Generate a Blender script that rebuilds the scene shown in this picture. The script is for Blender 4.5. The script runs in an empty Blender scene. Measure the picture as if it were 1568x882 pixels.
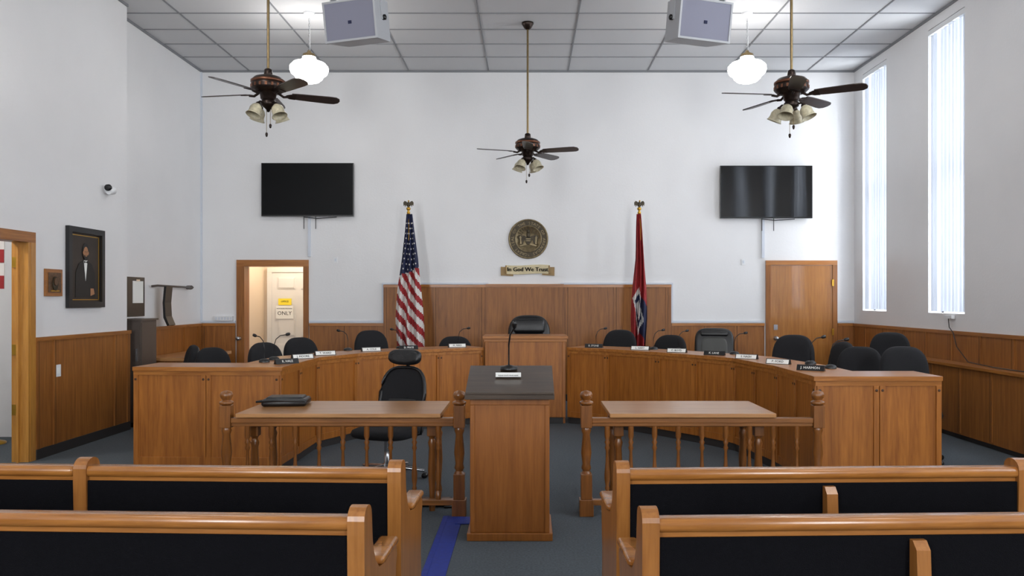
import bpy, math, random
from mathutils import Matrix, Vector
random.seed(4)
pi=math.pi
scene=bpy.context.scene
def lin(c): return c/12.92 if c<=0.04045 else ((c+0.055)/1.055)**2.4
def rgb(r,g,b): return (lin(r/255),lin(g/255),lin(b/255),1)

# ---------------- materials ----------------
def newmat(name):
    m=bpy.data.materials.new(name); m.use_nodes=True
    nt=m.node_tree; return m,nt,nt.nodes['Principled BSDF']
def plain(name,col,rough=.5,metal=0,spec=.5,bump=0,bscale=200,var=0,vscale=3,bdist=.01,bdet=2):
    m,nt,p=newmat(name)
    p.inputs['Base Color'].default_value=col; p.inputs['Roughness'].default_value=rough
    p.inputs['Metallic'].default_value=metal; p.inputs['Specular IOR Level'].default_value=spec
    tc=nt.nodes.new('ShaderNodeTexCoord')
    if bump:
        n=nt.nodes.new('ShaderNodeTexNoise'); n.inputs['Scale'].default_value=bscale; n.inputs['Detail'].default_value=bdet
        nt.links.new(tc.outputs['Object'],n.inputs['Vector'])
        b=nt.nodes.new('ShaderNodeBump'); b.inputs['Strength'].default_value=bump; b.inputs['Distance'].default_value=bdist
        nt.links.new(n.outputs['Fac'],b.inputs['Height']); nt.links.new(b.outputs['Normal'],p.inputs['Normal'])
    if var:
        n=nt.nodes.new('ShaderNodeTexNoise'); n.inputs['Scale'].default_value=vscale; n.inputs['Detail'].default_value=6
        nt.links.new(tc.outputs['Object'],n.inputs['Vector'])
        r=nt.nodes.new('ShaderNodeValToRGB')
        r.color_ramp.elements[0].position=.3; r.color_ramp.elements[1].position=.7
        r.color_ramp.elements[0].color=tuple(c*(1-var) for c in col[:3])+(1,)
        r.color_ramp.elements[1].color=tuple(min(1,c*(1+var)) for c in col[:3])+(1,)
        nt.links.new(n.outputs['Fac'],r.inputs['Fac']); nt.links.new(r.outputs['Color'],p.inputs['Base Color'])
    return m
def wood(name,c1,c2,axis='Z',rough=.35,coat=.2,cr=.2):
    m,nt,p=newmat(name)
    tc=nt.nodes.new('ShaderNodeTexCoord'); mp=nt.nodes.new('ShaderNodeMapping')
    s={'Z':(14,14,.9),'X':(.9,14,14),'Y':(14,.9,14)}[axis]
    mp.inputs['Scale'].default_value=s
    nt.links.new(tc.outputs['Object'],mp.inputs['Vector'])
    n=nt.nodes.new('ShaderNodeTexNoise'); n.inputs['Scale'].default_value=2.2; n.inputs['Detail'].default_value=8; n.inputs['Distortion'].default_value=.7
    nt.links.new(mp.outputs['Vector'],n.inputs['Vector'])
    n2=nt.nodes.new('ShaderNodeTexNoise'); n2.inputs['Scale'].default_value=9; n2.inputs['Detail'].default_value=4
    nt.links.new(mp.outputs['Vector'],n2.inputs['Vector'])
    mx=nt.nodes.new('ShaderNodeMath'); mx.operation='MULTIPLY_ADD'; mx.inputs[1].default_value=.35
    nt.links.new(n2.outputs['Fac'],mx.inputs[0]); nt.links.new(n.outputs['Fac'],mx.inputs[2])
    r=nt.nodes.new('ShaderNodeValToRGB'); r.color_ramp.elements[0].position=.45; r.color_ramp.elements[1].position=.9
    r.color_ramp.elements[0].color=c1; r.color_ramp.elements[1].color=c2
    nt.links.new(mx.outputs[0],r.inputs['Fac']); nt.links.new(r.outputs['Color'],p.inputs['Base Color'])
    p.inputs['Roughness'].default_value=rough; p.inputs['Coat Weight'].default_value=coat; p.inputs['Coat Roughness'].default_value=cr
    return m
def emit(name,col,s):
    m,nt,p=newmat(name); p.inputs['Base Color'].default_value=col
    p.inputs['Emission Color'].default_value=col; p.inputs['Emission Strength'].default_value=s
    return m
M={}
M['wall']=plain('wall_paint_white',rgb(227,227,228),.42,bump=.12,bscale=35,var=.025,vscale=1.2)
M['ceil']=plain('ceiling_tile',rgb(208,209,211),.8,bump=.25,bscale=120)
M['grid']=plain('ceiling_grid_metal',rgb(128,130,134),.5)
M['oak']=wood('oak_panel_vertical',rgb(134,76,20),rgb(174,108,40),'Z',.42,.06)
M['oakd']=wood('oak_wainscot_dark',rgb(122,71,22),rgb(158,99,40),'Z',.45,.04)
M['oakx']=wood('oak_trim_horizontal',rgb(140,82,28),rgb(182,118,52),'X',.34,.2)
M['oaky']=wood('oak_trim_depth',rgb(130,77,28),rgb(168,108,46),'Y',.34,.2)
M['pew']=wood('pew_oak',rgb(138,84,34),rgb(178,118,56),'X',.26,.5)
M['pewz']=wood('pew_oak_end',rgb(136,84,36),rgb(172,114,56),'Z',.3,.4)
M['railz']=wood('railing_oak',rgb(106,62,22),rgb(142,88,38),'Z',.3,.4)
M['railx']=wood('railing_oak_horizontal',rgb(112,68,28),rgb(150,96,46),'X',.3,.4)
M['ttop']=wood('table_top_wood',rgb(160,110,64),rgb(188,138,88),'X',.3,.5)
M['groove']=plain('panel_groove',rgb(70,42,18),.6)
M['doorw']=wood('door_wood',rgb(144,90,36),rgb(172,114,52),'Z',.3,.9,.05)
M['yel']=wood('door_jamb_yellow',rgb(168,112,44),rgb(198,142,66),'Z',.3,.4)
M['carpet']=plain('carpet_grey',rgb(80,88,94),.95,bump=.6,bscale=260,var=.25,vscale=70)
M['skirt']=plain('dark_skirting',rgb(46,44,44),.5)
M['fab']=plain('black_fabric',rgb(20,20,24),.9,bump=.4,bscale=400,var=.3,vscale=200)
M['pewfab']=plain('pew_back_fabric',rgb(15,15,19),.95,bump=.4,bscale=300,spec=.1)
M['blk']=plain('black_plastic',rgb(18,18,20),.35,bump=.02)
M['lea']=plain('black_leather',rgb(20,20,22),.35,bump=.15,bscale=90)
M['tv']=plain('tv_screen_glass',rgb(5,6,8),.06,spec=.55,bump=.5,bscale=1.1,bdist=.02,bdet=0)
M['tvm']=plain('tv_screen_matte',rgb(12,13,15),.35,spec=.12)
M['tvb']=plain('tv_bezel',rgb(14,14,15),.3)
M['bronze']=plain('fan_bronze',rgb(54,44,40),.35,.8,var=.2,vscale=30)
M['copper']=plain('fan_copper_band',rgb(112,74,56),.35,.8)
M['blade']=wood('fan_blade_walnut',rgb(36,26,24),rgb(58,44,38),'X',.35,.2)
M['brass']=plain('aged_brass',rgb(134,116,84),.35,.9,var=.15,vscale=20)
M['gold']=plain('gold',rgb(196,152,60),.3,.9)
M['shade']=plain('frosted_glass_shade',rgb(190,182,156),.3,var=.2,vscale=40)
M['globe']=emit('lit_opal_globe',(1,.97,.93,1),19)
M['white']=plain('white_plastic',rgb(226,228,230),.4)
M['raceway']=plain('raceway_white',rgb(206,212,222),.5)
M['spk']=plain('speaker_grille',rgb(140,141,158),.6,bump=.5,bscale=500)
M['spkb']=plain('speaker_cabinet',rgb(176,178,182),.5)
M['seal']=plain('seal_bronze',rgb(128,114,86),.42,.6,var=.3,vscale=25)
M['seald']=plain('seal_dark_bronze',rgb(66,58,44),.5,.5,var=.3,vscale=25)
M['scroll']=plain('scroll_parchment',rgb(212,198,160),.6,var=.10,vscale=14)
M['scrolld']=plain('scroll_tan',rgb(160,132,88),.6,var=.15,vscale=14)
M['ink']=plain('ink_black',rgb(18,14,12),.7)
M['paper']=plain('paper_white',rgb(235,236,232),.7)
M['ypaper']=plain('paper_yellow',rgb(246,222,60),.7)
M['red']=plain('flag_red',rgb(150,34,38),.75,var=.15,vscale=12)
M['fwhite']=plain('flag_white',rgb(214,210,206),.75)
M['navy']=plain('flag_navy',rgb(28,34,68),.75)
M['blue']=plain('painters_tape_blue',rgb(30,52,140),.6,var=.15,vscale=30)
M['ltop']=wood('lectern_top_dark',rgb(56,46,38),rgb(82,68,56),'X',.3,.4)
M['lect']=wood('lectern_wood',rgb(126,72,22),rgb(154,94,38),'Z',.38,.15)
M['cab']=plain('cabinet_dark',rgb(80,70,64),.4)
M['brownp']=plain('bronze_plaque',rgb(96,70,48),.4,.3,var=.3,vscale=40)
M['skin']=plain('portrait_skin',rgb(168,120,86),.6)
M['canvas']=plain('portrait_canvas',rgb(48,38,30),.5,var=.4,vscale=4)
M['coat']=plain('portrait_coat',rgb(18,16,16),.5)
M['silver']=plain('chrome',rgb(180,182,186),.25,.9)
M['beige']=plain('corridor_paint',rgb(226,208,186),.6)
M['wdoor']=plain('white_door_paint',rgb(222,220,216),.4)
M['greyf']=plain('grey_mesh',rgb(80,80,78),.7)
def slat():
    m,nt,p=newmat('blind_slat_vinyl'); p.inputs['Base Color'].default_value=rgb(226,230,238); p.inputs['Roughness'].default_value=.5
    t=nt.nodes.new('ShaderNodeBsdfTranslucent'); t.inputs['Color'].default_value=(.55,.57,.60,1)
    mx=nt.nodes.new('ShaderNodeMixShader'); mx.inputs[0].default_value=.5
    o=nt.nodes['Material Output']
    nt.links.new(p.outputs[0],mx.inputs[1]); nt.links.new(t.outputs[0],mx.inputs[2]); nt.links.new(mx.outputs[0],o.inputs['Surface'])
    return m
M['slat']=slat()

# ---------------- mesh builder ----------------
class B:
    def __init__(s): s.v=[];s.f=[];s.m=[];s.sm=[];s.mats=[];s.T=Matrix.Identity(4)
    def add(s,vs,fs,mat,smooth=False,T=None):
        o=len(s.v); X=s.T@T if T is not None else s.T
        s.v+= [tuple(X@Vector(v)) for v in vs]
        if mat not in s.mats: s.mats.append(mat)
        mi=s.mats.index(mat)
        for f in fs:
            s.f.append(tuple(o+i for i in f)); s.m.append(mi); s.sm.append(smooth)
    def box(s,x0,x1,y0,y1,z0,z1,mat,T=None):
        v=[(x,y,z) for z in(z0,z1) for y in(y0,y1) for x in(x0,x1)]
        s.add(v,[(0,2,3,1),(4,5,7,6),(0,1,5,4),(2,6,7,3),(0,4,6,2),(1,3,7,5)],mat,False,T)
    def cbox(s,c,d,mat,T=None):
        s.box(c[0]-d[0]/2,c[0]+d[0]/2,c[1]-d[1]/2,c[1]+d[1]/2,c[2]-d[2]/2,c[2]+d[2]/2,mat,T)
    def lathe(s,prof,mat,c=(0,0,0),seg=24,T=None,cap=True):
        v=[];f=[];n=len(prof)
        for (r,z) in prof:
            for k in range(seg):
                a=2*pi*k/seg; v.append((c[0]+r*math.cos(a),c[1]+r*math.sin(a),c[2]+z))
        for i in range(n-1):
            for k in range(seg):
                k2=(k+1)%seg; f.append((i*seg+k,i*seg+k2,(i+1)*seg+k2,(i+1)*seg+k))
        s.add(v,f,mat,True,T)
        if cap:
            for i in(0,n-1):
                if prof[i][0]>1e-4: s.add([v[i*seg+k] for k in range(seg)],[tuple(range(seg))],mat,False,T)
    def tube(s,pts,r,mat,seg=8,T=None):
        pts=[Vector(p) for p in pts]; v=[];f=[]
        for i,p in enumerate(pts):
            d=(pts[min(i+1,len(pts)-1)]-pts[max(i-1,0)]).normalized()
            u=d.cross(Vector((0,0,1)));
            if u.length<.1: u=d.cross(Vector((1,0,0)))
            u.normalize(); w=d.cross(u)
            rr=r[i] if isinstance(r,(list,tuple)) else r
            for k in range(seg):
                a=2*pi*k/seg; v.append(tuple(p+u*rr*math.cos(a)+w*rr*math.sin(a)))
        for i in range(len(pts)-1):
            for k in range(seg):
                k2=(k+1)%seg; f.append((i*seg+k,i*seg+k2,(i+1)*seg+k2,(i+1)*seg+k))
        s.add(v,f,mat,True,T)
        s.add(v[:seg],[tuple(range(seg))],mat,False,T); s.add(v[-seg:],[tuple(range(seg))],mat,False,T)
    def prism(s,poly,h0,h1,mat,T=None,smooth=False):
        n=len(poly); v=[(p[0],p[1],h0) for p in poly]+[(p[0],p[1],h1) for p in poly]
        s.add(v,[tuple(range(n)),tuple(range(2*n-1,n-1,-1))],mat,False,T)
        s.add(v,[(i,(i+1)%n,n+(i+1)%n,n+i) for i in range(n)],mat,smooth,T)
    def rbox(s,c,d,r,mat,T=None,seg=20,rings=10,bend=0):
        v=[];f=[];h=[max(d[i]/2-r,0) for i in range(3)]
        for i in range(rings):
            th=pi*(i+.5)/rings
            for k in range(seg):
                a=2*pi*(k+.5)/seg
                q=(math.sin(th)*math.cos(a),math.sin(th)*math.sin(a),math.cos(th))
                p=[q[j]*r+(h[j] if q[j]>0 else -h[j]) for j in range(3)]
                v.append(p)
        for i in range(rings-1):
            for k in range(seg):
                k2=(k+1)%seg; f.append((i*seg+k,(i+1)*seg+k,(i+1)*seg+k2,i*seg+k2))
        f.append(tuple(range(seg))); f.append(tuple(reversed(range((rings-1)*seg,rings*seg))))
        v=[(p[0]+c[0],p[1]+c[1]+bend*p[0]*p[0],p[2]+c[2]) for p in v]
        s.add(v,f,mat,True,T)
    def pad(s,c,w,h,t,mat,T=None,e=3.5,bend=0,taper=0,n=40,axis='Y'):
        L=[(-.5,.0),(-.5,.6),(-.46,.85),(-.3,.96),(0,1),(.3,.96),(.46,.85),(.5,.6),(.5,0)]
        v=[];f=[]
        for (yy,sc) in L:
            for k in range(n):
                a=2*pi*k/n; cs,sn=math.cos(a),math.sin(a)
                x=w/2*sc*math.copysign(abs(cs)**(2/e),cs); z=h/2*sc*math.copysign(abs(sn)**(2/e),sn)
                x*=1+taper*(z/h*2)
                y=yy*t+bend*x*x
                v.append((c[0]+x,c[1]+y,c[2]+z) if axis=='Y' else (c[0]+x,c[1]+z,c[2]+y))
        for i in range(len(L)-1):
            for k in range(n):
                k2=(k+1)%n; f.append((i*n+k,i*n+k2,(i+1)*n+k2,(i+1)*n+k))
        s.add(v,f,mat,True,T)
    def text(s,txt,size,mat,T,ex=.0015):
        cu=bpy.data.curves.new('t','FONT'); cu.body=txt; cu.size=size; cu.align_x='CENTER'; cu.align_y='CENTER'; cu.extrude=ex; cu.resolution_u=2
        o=bpy.data.objects.new('t',cu); scene.collection.objects.link(o); bpy.context.view_layer.update()
        dg=bpy.context.evaluated_depsgraph_get(); me=bpy.data.meshes.new_from_object(o.evaluated_get(dg))
        s.add([tuple(v.co) for v in me.vertices],[tuple(p.vertices) for p in me.polygons],mat,False,T)
        bpy.data.objects.remove(o); bpy.data.meshes.remove(me)
    def mesh(s,name):
        me=bpy.data.meshes.new(name); me.from_pydata(s.v,[],s.f)
        for m in s.mats: me.materials.append(M[m])
        me.polygons.foreach_set('material_index',s.m); me.polygons.foreach_set('use_smooth',s.sm); me.update()
        return me
    def done(s,name,bevel=0,loc=None,rz=0):
        o=bpy.data.objects.new(name,s.mesh(name)); scene.collection.objects.link(o)
        if loc: o.location=loc
        o.rotation_euler[2]=rz
        if bevel:
            md=o.modifiers.new('bevel','BEVEL'); md.width=bevel; md.segments=2; md.limit_method='ANGLE'; md.angle_limit=math.radians(50)
        return o
def inst(me,name,loc,rz=0,sc=(1,1,1)):
    o=bpy.data.objects.new(name,me); scene.collection.objects.link(o); o.location=loc; o.rotation_euler[2]=rz; o.scale=sc; return o
def RX(a):return Matrix.Rotation(a,4,'X')
def RY(a):return Matrix.Rotation(a,4,'Y')
def RZ(a):return Matrix.Rotation(a,4,'Z')
def TR(x,y,z):return Matrix.Translation((x,y,z))

CE=5.05; YB=12.66
# ---------------- room shell ----------------
def wall_x(name,x0,x1,y0,y1,z1,holes,mat='wall'):
    b=B(); y=y0
    for (a,c,z0,zt) in sorted(holes):
        b.box(x0,x1,y,a,0,z1,mat)
        if z0>0: b.box(x0,x1,a,c,0,z0,mat)
        b.box(x0,x1,a,c,zt,z1,mat); y=c
    b.box(x0,x1,y,y1,0,z1,mat); return b.done(name)
def wall_y(name,y0,y1,x0,x1,z1,holes,mat='wall'):
    b=B(); x=x0
    for (a,c,z0,zt) in sorted(holes):
        b.box(x,a,y0,y1,0,z1,mat)
        if z0>0: b.box(a,c,y0,y1,0,z0,mat)
        b.box(a,c,y0,y1,zt,z1,mat); x=c
    b.box(x,x1,y0,y1,0,z1,mat); return b.done(name)
wins=[(11.52,12.34),(9.46,10.32),(7.4,8.26),(5.34,6.2),(3.28,4.14),(1.2,2.06)]
WZ0,WZ1=1.38,4.9
wall_x('wall_right',5.0,5.25,-3.2,12.86,CE,[(a,c,WZ0,WZ1) for a,c in wins])
wall_x('wall_left',-4.89,-4.76,-3.2,9.82,CE,[(6.82,7.88,0,2.12)])
b=B(); b.box(-5.2,-4.89,9.69,9.82,0,CE,'wall'); b.box(-5.2,-5.0,9.82,12.66,0,CE,'wall'); b.done('wall_left_recess')
wall_y('wall_back',YB,YB+.2,-5.2,5.0,CE,[(-4.36,-3.40,0,2.07)])
wall_y('wall_rear',-3.4,-3.2,-5.2,5.25,CE,[(-3.6,-2.5,1.2,4.2),(2.5,3.6,1.2,4.2)])  # window openings here are added, out of view, to admit frontal fill
b=B(); b.box(-8,5.3,-3.4,15,-.1,0,'carpet'); b.done('floor')
b=B(); b.box(-8,5.3,-3.4,15,CE,CE+.1,'ceil'); b.done('ceiling')
b=B()
x=.01-.61-1.22*3
while x<5: b.box(x-.009,x+.009,-3.2,YB,CE-.010,CE,'grid'); x+=1.22
y=12.66-.72
while y>-3.2: b.box(-4.99,5,y-.009,y+.009,CE-.008,CE,'grid'); y-=.61
b.box(-5,5,YB-.02,YB,CE-.03,CE,'grid'); b.box(4.98,5,-3.2,YB,CE-.03,CE,'grid'); b.box(-5,-4.98,9.82,YB,CE-.03,CE,'grid')
b.box(-4.76,-4.74,-3.2,9.82,CE-.03,CE,'grid')
b.done('ceiling_grid_trim')
# corridors
b=B(); b.box(-4.6,-4.46,12.86,14.0,0,2.9,'beige'); b.box(-3.0,-2.9,12.86,14.0,0,2.9,'beige'); b.box(-4.6,-2.9,14.0,14.1,0,2.9,'beige'); b.box(-4.6,-2.9,12.86,14.1,2.9,3.0,'wall'); b.done('wall_corridor')
b=B(); b.box(-6.6,-6.5,4.5,9.5,0,2.9,'wall'); b.box(-6.5,-4.89,9.3,9.4,0,2.9,'wall'); b.box(-6.5,-4.89,4.5,4.6,0,2.9,'wall'); b.box(-6.6,-4.89,4.5,9.4,2.9,3,'wall'); b.done('wall_hall')

# windows + vertical blinds
for i,(a,c) in enumerate(wins):
    b=B(); F='white'
    for (p,q,r,t) in [(a,a+.05,WZ0,WZ1),(c-.05,c,WZ0,WZ1),(a,c,WZ0,WZ0+.05),(a,c,WZ1-.05,WZ1),(a,c,3.1,3.15)]:
        b.box(5.17,5.22,p,q,r,t,F)
    b.done('window_%d'%(i+1))
    b=B(); b.box(5.0,5.08,a,c,WZ1-.07,WZ1-.01,'white')
    n=10; w=(c-a)/n
    for k in range(n):
        yy=a+w*(k+.5); ang=math.radians(34+random.uniform(-14,14))
        if k in (2,7): ang=math.radians(66)
        T=TR(5.055,yy,0)@RZ(ang)
        pts=[(-.004,-.044),(.004,-.022),(.007,0),(.004,.022),(-.004,.044)]
        poly=pts+[(p[0]-.0015,p[1]) for p in reversed(pts)]
        b.prism(poly,WZ0+.02,WZ1-.07,'slat',T)
    b.done('vertical_blind')
for i,x0 in enumerate((-3.6,2.5)):  # made-up rear windows behind the camera, framing the fill lamps
    b=B()
    for (p,q,r,t) in [(x0,x0+.06,1.2,4.2),(x0+1.04,x0+1.1,1.2,4.2),(x0,x0+1.1,1.2,1.26),(x0,x0+1.1,4.14,4.2),(x0,x0+1.1,2.7,2.76)]:
        b.box(p,q,-3.33,-3.28,r,t,'white')
    b.done('window_%d'%(i+7))

# ---------------- wainscot ----------------
def panel_y(b,x0,x1,z1,y=YB,t=.02,st=(),mat='oakd'):
    b.box(x0,x1,y-t,y,0.1,z1-.03,mat)
    b.box(x0,x1,y-t-.015,y,z1-.04,z1,'oakx')
    for sx in st:
        b.box(sx-.035,sx+.035,y-t-.008,y-t,.1,z1-.04,mat); 
        b.box(sx-.003,sx+.003,y-t-.0095,y-t-.008,.1,z1-.04,'groove')
b=B()
panel_y(b,-4.99,-4.47,1.18,st=(-4.94,))
panel_y(b,-3.34,-2.2,1.18,st=(-2.8,))
panel_y(b,2.2,3.62,1.18,st=(2.7,3.2))
panel_y(b,4.74,4.99,1.18)
panel_y(b,-2.2,2.19,1.77,t=.05,st=(-2.15,-.70,.61,2.14,-1.4,1.35))
panel_y(b,-.64,.55,1.78,t=.06)
b.done('wainscot_trim_back')
b=B()
for (x0,x1,z) in [(-3.34,-2.2,1.19),(2.2,3.62,1.19),(-4.99,-4.47,1.19),(4.74,4.99,1.19)]: b.box(x0,x1,YB-.02,YB,z,z+.03,'raceway')
b.box(-2.23,-2.2,YB-.025,YB,1.19,1.8,'raceway'); b.box(2.19,2.22,YB-.025,YB,1.19,1.8,'raceway')
b.box(-2.23,-.6,YB-.04,YB,1.775,1.8,'raceway'); b.box(.5,2.22,YB-.04,YB,1.775,1.8,'raceway')
b.box(-3.36,-3.32,YB-.025,YB,2.2,2.81,'raceway'); b.box(3.58,3.62,YB-.025,YB,2.18,2.78,'raceway')
b.box(-5.0,-4.98,YB-.03,YB,1.2,CE-.03,'raceway')
b.done('raceway_trim_1')
b=B()
for sx0,sx1 in [(-4.99,-4.47),(-3.34,3.62),(4.74,4.99)]: b.box(sx0,sx1,YB-.07,YB-.0,0,.1,'skirt')
b.done('baseboard_back')
b=B()
b.box(-4.76,-4.735,7.96,9.84,.1,1.15,'oakd'); b.box(-4.76,-4.72,7.96,9.85,1.14,1.18,'oaky')
b.box(-4.76,-4.735,-3.2,6.72,.1,1.15,'oakd'); b.box(-4.76,-4.72,-3.2,6.72,1.14,1.18,'oaky')
for yy in (8.0,8.28,9.5,9.8): b.box(-4.735,-4.727,yy-.035,yy+.035,.1,1.14,'oakd'); b.box(-4.7275,-4.726,yy-.003,yy+.003,.1,1.14,'groove')
b.box(-5.0,-4.975,9.83,12.6,.1,1.15,'oakd'); b.box(-5,-4.96,9.83,12.6,1.14,1.18,'oaky')
for yy in (10.9,12.0,12.5): b.box(-4.975,-4.967,yy-.035,yy+.035,.1,1.14,'oakd')
b.done('wainscot_trim_left')
b=B(); b.box(-4.76,-4.725,7.96,9.84,0,.1,'skirt'); b.box(-4.76,-4.725,-3.2,6.72,0,.1,'skirt'); b.box(-5,-4.965,9.83,12.6,0,.1,'skirt'); b.done('baseboard_left')
b=B()
b.box(4.975,5,-3.2,12.6,.1,1.15,'oakd'); b.box(4.96,5,-3.2,12.6,1.14,1.18,'oaky')
y=12.2
while y>-3: b.box(4.967,4.975,y-.035,y+.035,.1,1.14,'oakd'); b.box(4.9655,4.967,y-.003,y+.003,.1,1.14,'groove'); y-=.62
b.done('wainscot_trim_right')
b=B(); b.box(4.965,5,-3.2,12.6,0,.1,'skirt'); b.done('baseboard_right')

# ---------------- doors ----------------
b=B()
b.box(-4.45,-4.33,YB-.03,YB,0,2.05,'oakd'); b.box(-4.36,-4.33,YB,YB+.2,0,2.05,'oakd')
b.box(-3.43,-3.35,YB-.03,YB,0,2.05,'oakd'); b.box(-3.43,-3.40,YB,YB+.2,0,2.05,'oakd')
b.box(-4.45,-3.35,YB-.03,YB,2.05,2.15,'oakx'); b.box(-4.36,-3.40,YB,YB+.2,2.05,2.07,'oakx')
b.lathe([(.0,0),(.03,0),(.03,.02),(.012,.03),(.012,.05),(.03,.06),(.03,.09),(0,.1)],'silver',T=TR(-4.4,YB-.03,.95)@RX(pi/2),seg=14)
b.done('door_frame_1')
b=B()
b.box(-4.4,-4.32,13.95,14.0,0,2.0,'wdoor'); b.box(-4.4,-3.3,13.95,14,2.0,2.08,'wdoor')
b.box(-4.32,-3.42,13.96,14.0,0.01,1.995,'wdoor')
for (x0,x1) in [(-4.22,-3.92),(-3.82,-3.52)]:
    for (z0,z1) in [(.15,.8),(.92,1.28),(1.72,1.92)]:
        b.box(x0,x1,13.95,13.96,z0,z1,'wdoor'); b.box(x0+.02,x1-.02,13.94,13.95,z0+.02,z1-.02,'wdoor')
b.done('door_2',.003)
b=B()
b.box(-4.2,-3.98,13.925,13.932,1.45,1.56,'ypaper')
b.box(-4.24,-3.95,13.925,13.932,1.22,1.44,'paper')
b.text('ONLY',.09,'ink',TR(-4.095,13.924,1.31)@RX(pi/2)); b.text('AUTHORIZED PERSONNEL',.022,'ink',TR(-4.095,13.924,1.39)@RX(pi/2)); b.text('OFFICE',.04,'ink',TR(-4.09,13.924,1.51)@RX(pi/2))
b.done('door_sign_paper')
b=B()
b.box(3.64,3.71,YB-.035,YB,0,2.07,'oakd'); b.box(4.66,4.73,YB-.035,YB,0,2.07,'oakd'); b.box(3.64,4.73,YB-.035,YB,2.07,2.14,'oakx')
b.box(3.71,4.66,YB-.02,YB,0.01,2.065,'doorw')
for (z0) in (.3,1.0,1.75): b.box(4.645,4.675,YB-.045,YB-.036,z0,z0+.1,'gold')
b.lathe([(.0,0),(.035,0),(.035,.01),(.012,.02),(.012,.05),(.03,.06),(.03,.09),(0,.1)],'silver',T=TR(3.79,YB-.02,.95)@RX(pi/2),seg=14)
b.box(3.76,3.82,YB-.03,YB-.02,1.08,1.16,'silver')
b.done('door_3')
b=B()
b.box(-4.9,-4.74,7.85,7.88,0,2.09,'yel'); b.box(-4.76,-4.735,7.88,7.96,0,2.09,'yel')
b.box(-4.9,-4.74,6.82,6.85,0,2.09,'yel'); b.box(-4.76,-4.735,6.74,6.82,0,2.09,'yel')
b.box(-4.9,-4.74,6.82,7.88,2.09,2.12,'oaky'); b.box(-4.76,-4.735,6.74,7.96,2.09,2.19,'oaky')
b.box(-4.84,-4.82,7.82,7.85,0,2.085,'yel')
for z in (.45,1.02,1.85): b.box(-4.89,-4.85,7.835,7.849,z,z+.1,'gold')
b.done('door_frame_4')
b=B()
b.lathe([(.14,0),(.14,.02),(.03,.05),(.012,.06),(.012,2.3),(0,2.32)],'gold',seg=12)
for k in range(4): b.box(.015,.15,-.03+.01*(k%2),-.02+.01*(k%2),1.66+k*.14,1.80+k*.14,'red' if k%2==0 else 'fwhite')
b.done('hall_flag',loc=(-5.74,8.85,0))

# ---------------- curved bench ----------------
def offset(path,d):
    out=[]
    for i,p in enumerate(path):
        ns=[]
        for j in (i-1,i):
            if 0<=j<len(path)-1:
                dx=path[j+1][0]-path[j][0]; dy=path[j+1][1]-path[j][1]; L=math.hypot(dx,dy); ns.append((-dy/L,dx/L))
        if len(ns)==1: n=ns[0]; k=1
        else:
            n=(ns[0][0]+ns[1][0],ns[0][1]+ns[1][1]); L=math.hypot(*n); n=(n[0]/L,n[1]/L); k=1/max(.3,n[0]*ns[0][0]+n[1]*ns[0][1])
        out.append((p[0]+n[0]*d*k,p[1]+n[1]*d*k))
    return out
def ribbon(b,A,C,z0,z1,mat):
    for i in range(len(A)-1):
        b.prism([A[i],A[i+1],C[i+1],C[i]],z0,z1,mat)
HB=.95
def bench(path):
    b=B()
    ribbon(b,path,offset(path,.04),.08,HB-.035,'oak')
    ribbon(b,offset(path,.015),offset(path,.05),0,.08,'skirt')
    ribbon(b,offset(path,-.03),offset(path,.46),HB-.035,HB,'oakx')
    ribbon(b,offset(path,-.012),offset(path,.0),HB-.075,HB-.035,'oakx')
    for i in range(len(path)-1):
        p,q=path[i],path[i+1]; L=math.hypot(q[0]-p[0],q[1]-p[1]); a=math.atan2(q[1]-p[1],q[0]-p[0])
        T=TR(p[0],p[1],0)@RZ(a)
        w=.04
        pos=[w/2+.002,L-w/2-.002]
        if L>.95: pos+=[L/2-.023,L/2+.023]
        for x in pos: b.box(x-w/2,x+w/2,-.014,0,.08,HB-.075,'oak',T)
        b.box(0,L,-.01,0,.08,.15,'oak',T)
        for x in pos:
            b.lathe([(0,0),(.011,.001),(.011,.004),(0,.006)],'groove',T=T@TR(x,-.014,HB-.11)@RX(pi/2),seg=10)
        b.box(L/2-.02,L/2+.02,.04,.42,.0,HB-.035,'oakd',T)
    return b
PL=[(-3.5,7.35),(-2.19,7.30),(-2.18,8.53),(-1.90,9.15),(-1.53,9.6),(-1.07,10.0),(-.56,10.32)]
PR=[(.50,10.32),(.96,10.0),(1.48,9.38),(1.81,8.94),(2.11,8.44),(2.25,7.45),(2.25,6.44),(3.22,6.44)]
b=bench(PL); b.box(-3.5,-3.46,7.39,7.8,0,HB-.035,'oak'); b.done('curved_council_bench',.003)
b=bench(PR); b.box(3.18,3.22,6.48,6.9,0,HB-.035,'oak'); b.done('curved_council_bench',.003)
b=B()
b.box(-.53,.47,10.28,10.32,.08,1.06,'oak'); b.box(-.53,-.49,10.32,10.85,0,1.06,'oak'); b.box(.43,.47,10.32,10.85,0,1.06,'oak')
b.box(-.5,.44,10.3,10.33,0,.08,'skirt')
b.box(-.56,.5,10.25,10.88,1.055,1.09,'oakx'); b.box(-.545,.485,10.265,10.3,1.02,1.055,'oakx')
b.box(-.49,.43,10.4,10.85,.74,.77,'oakd')
for x in (-.51,.45): b.box(x-.02,x+.02,10.266,10.28,.08,1.02,'oak')
b.done('presiding_desk',.003)

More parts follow.
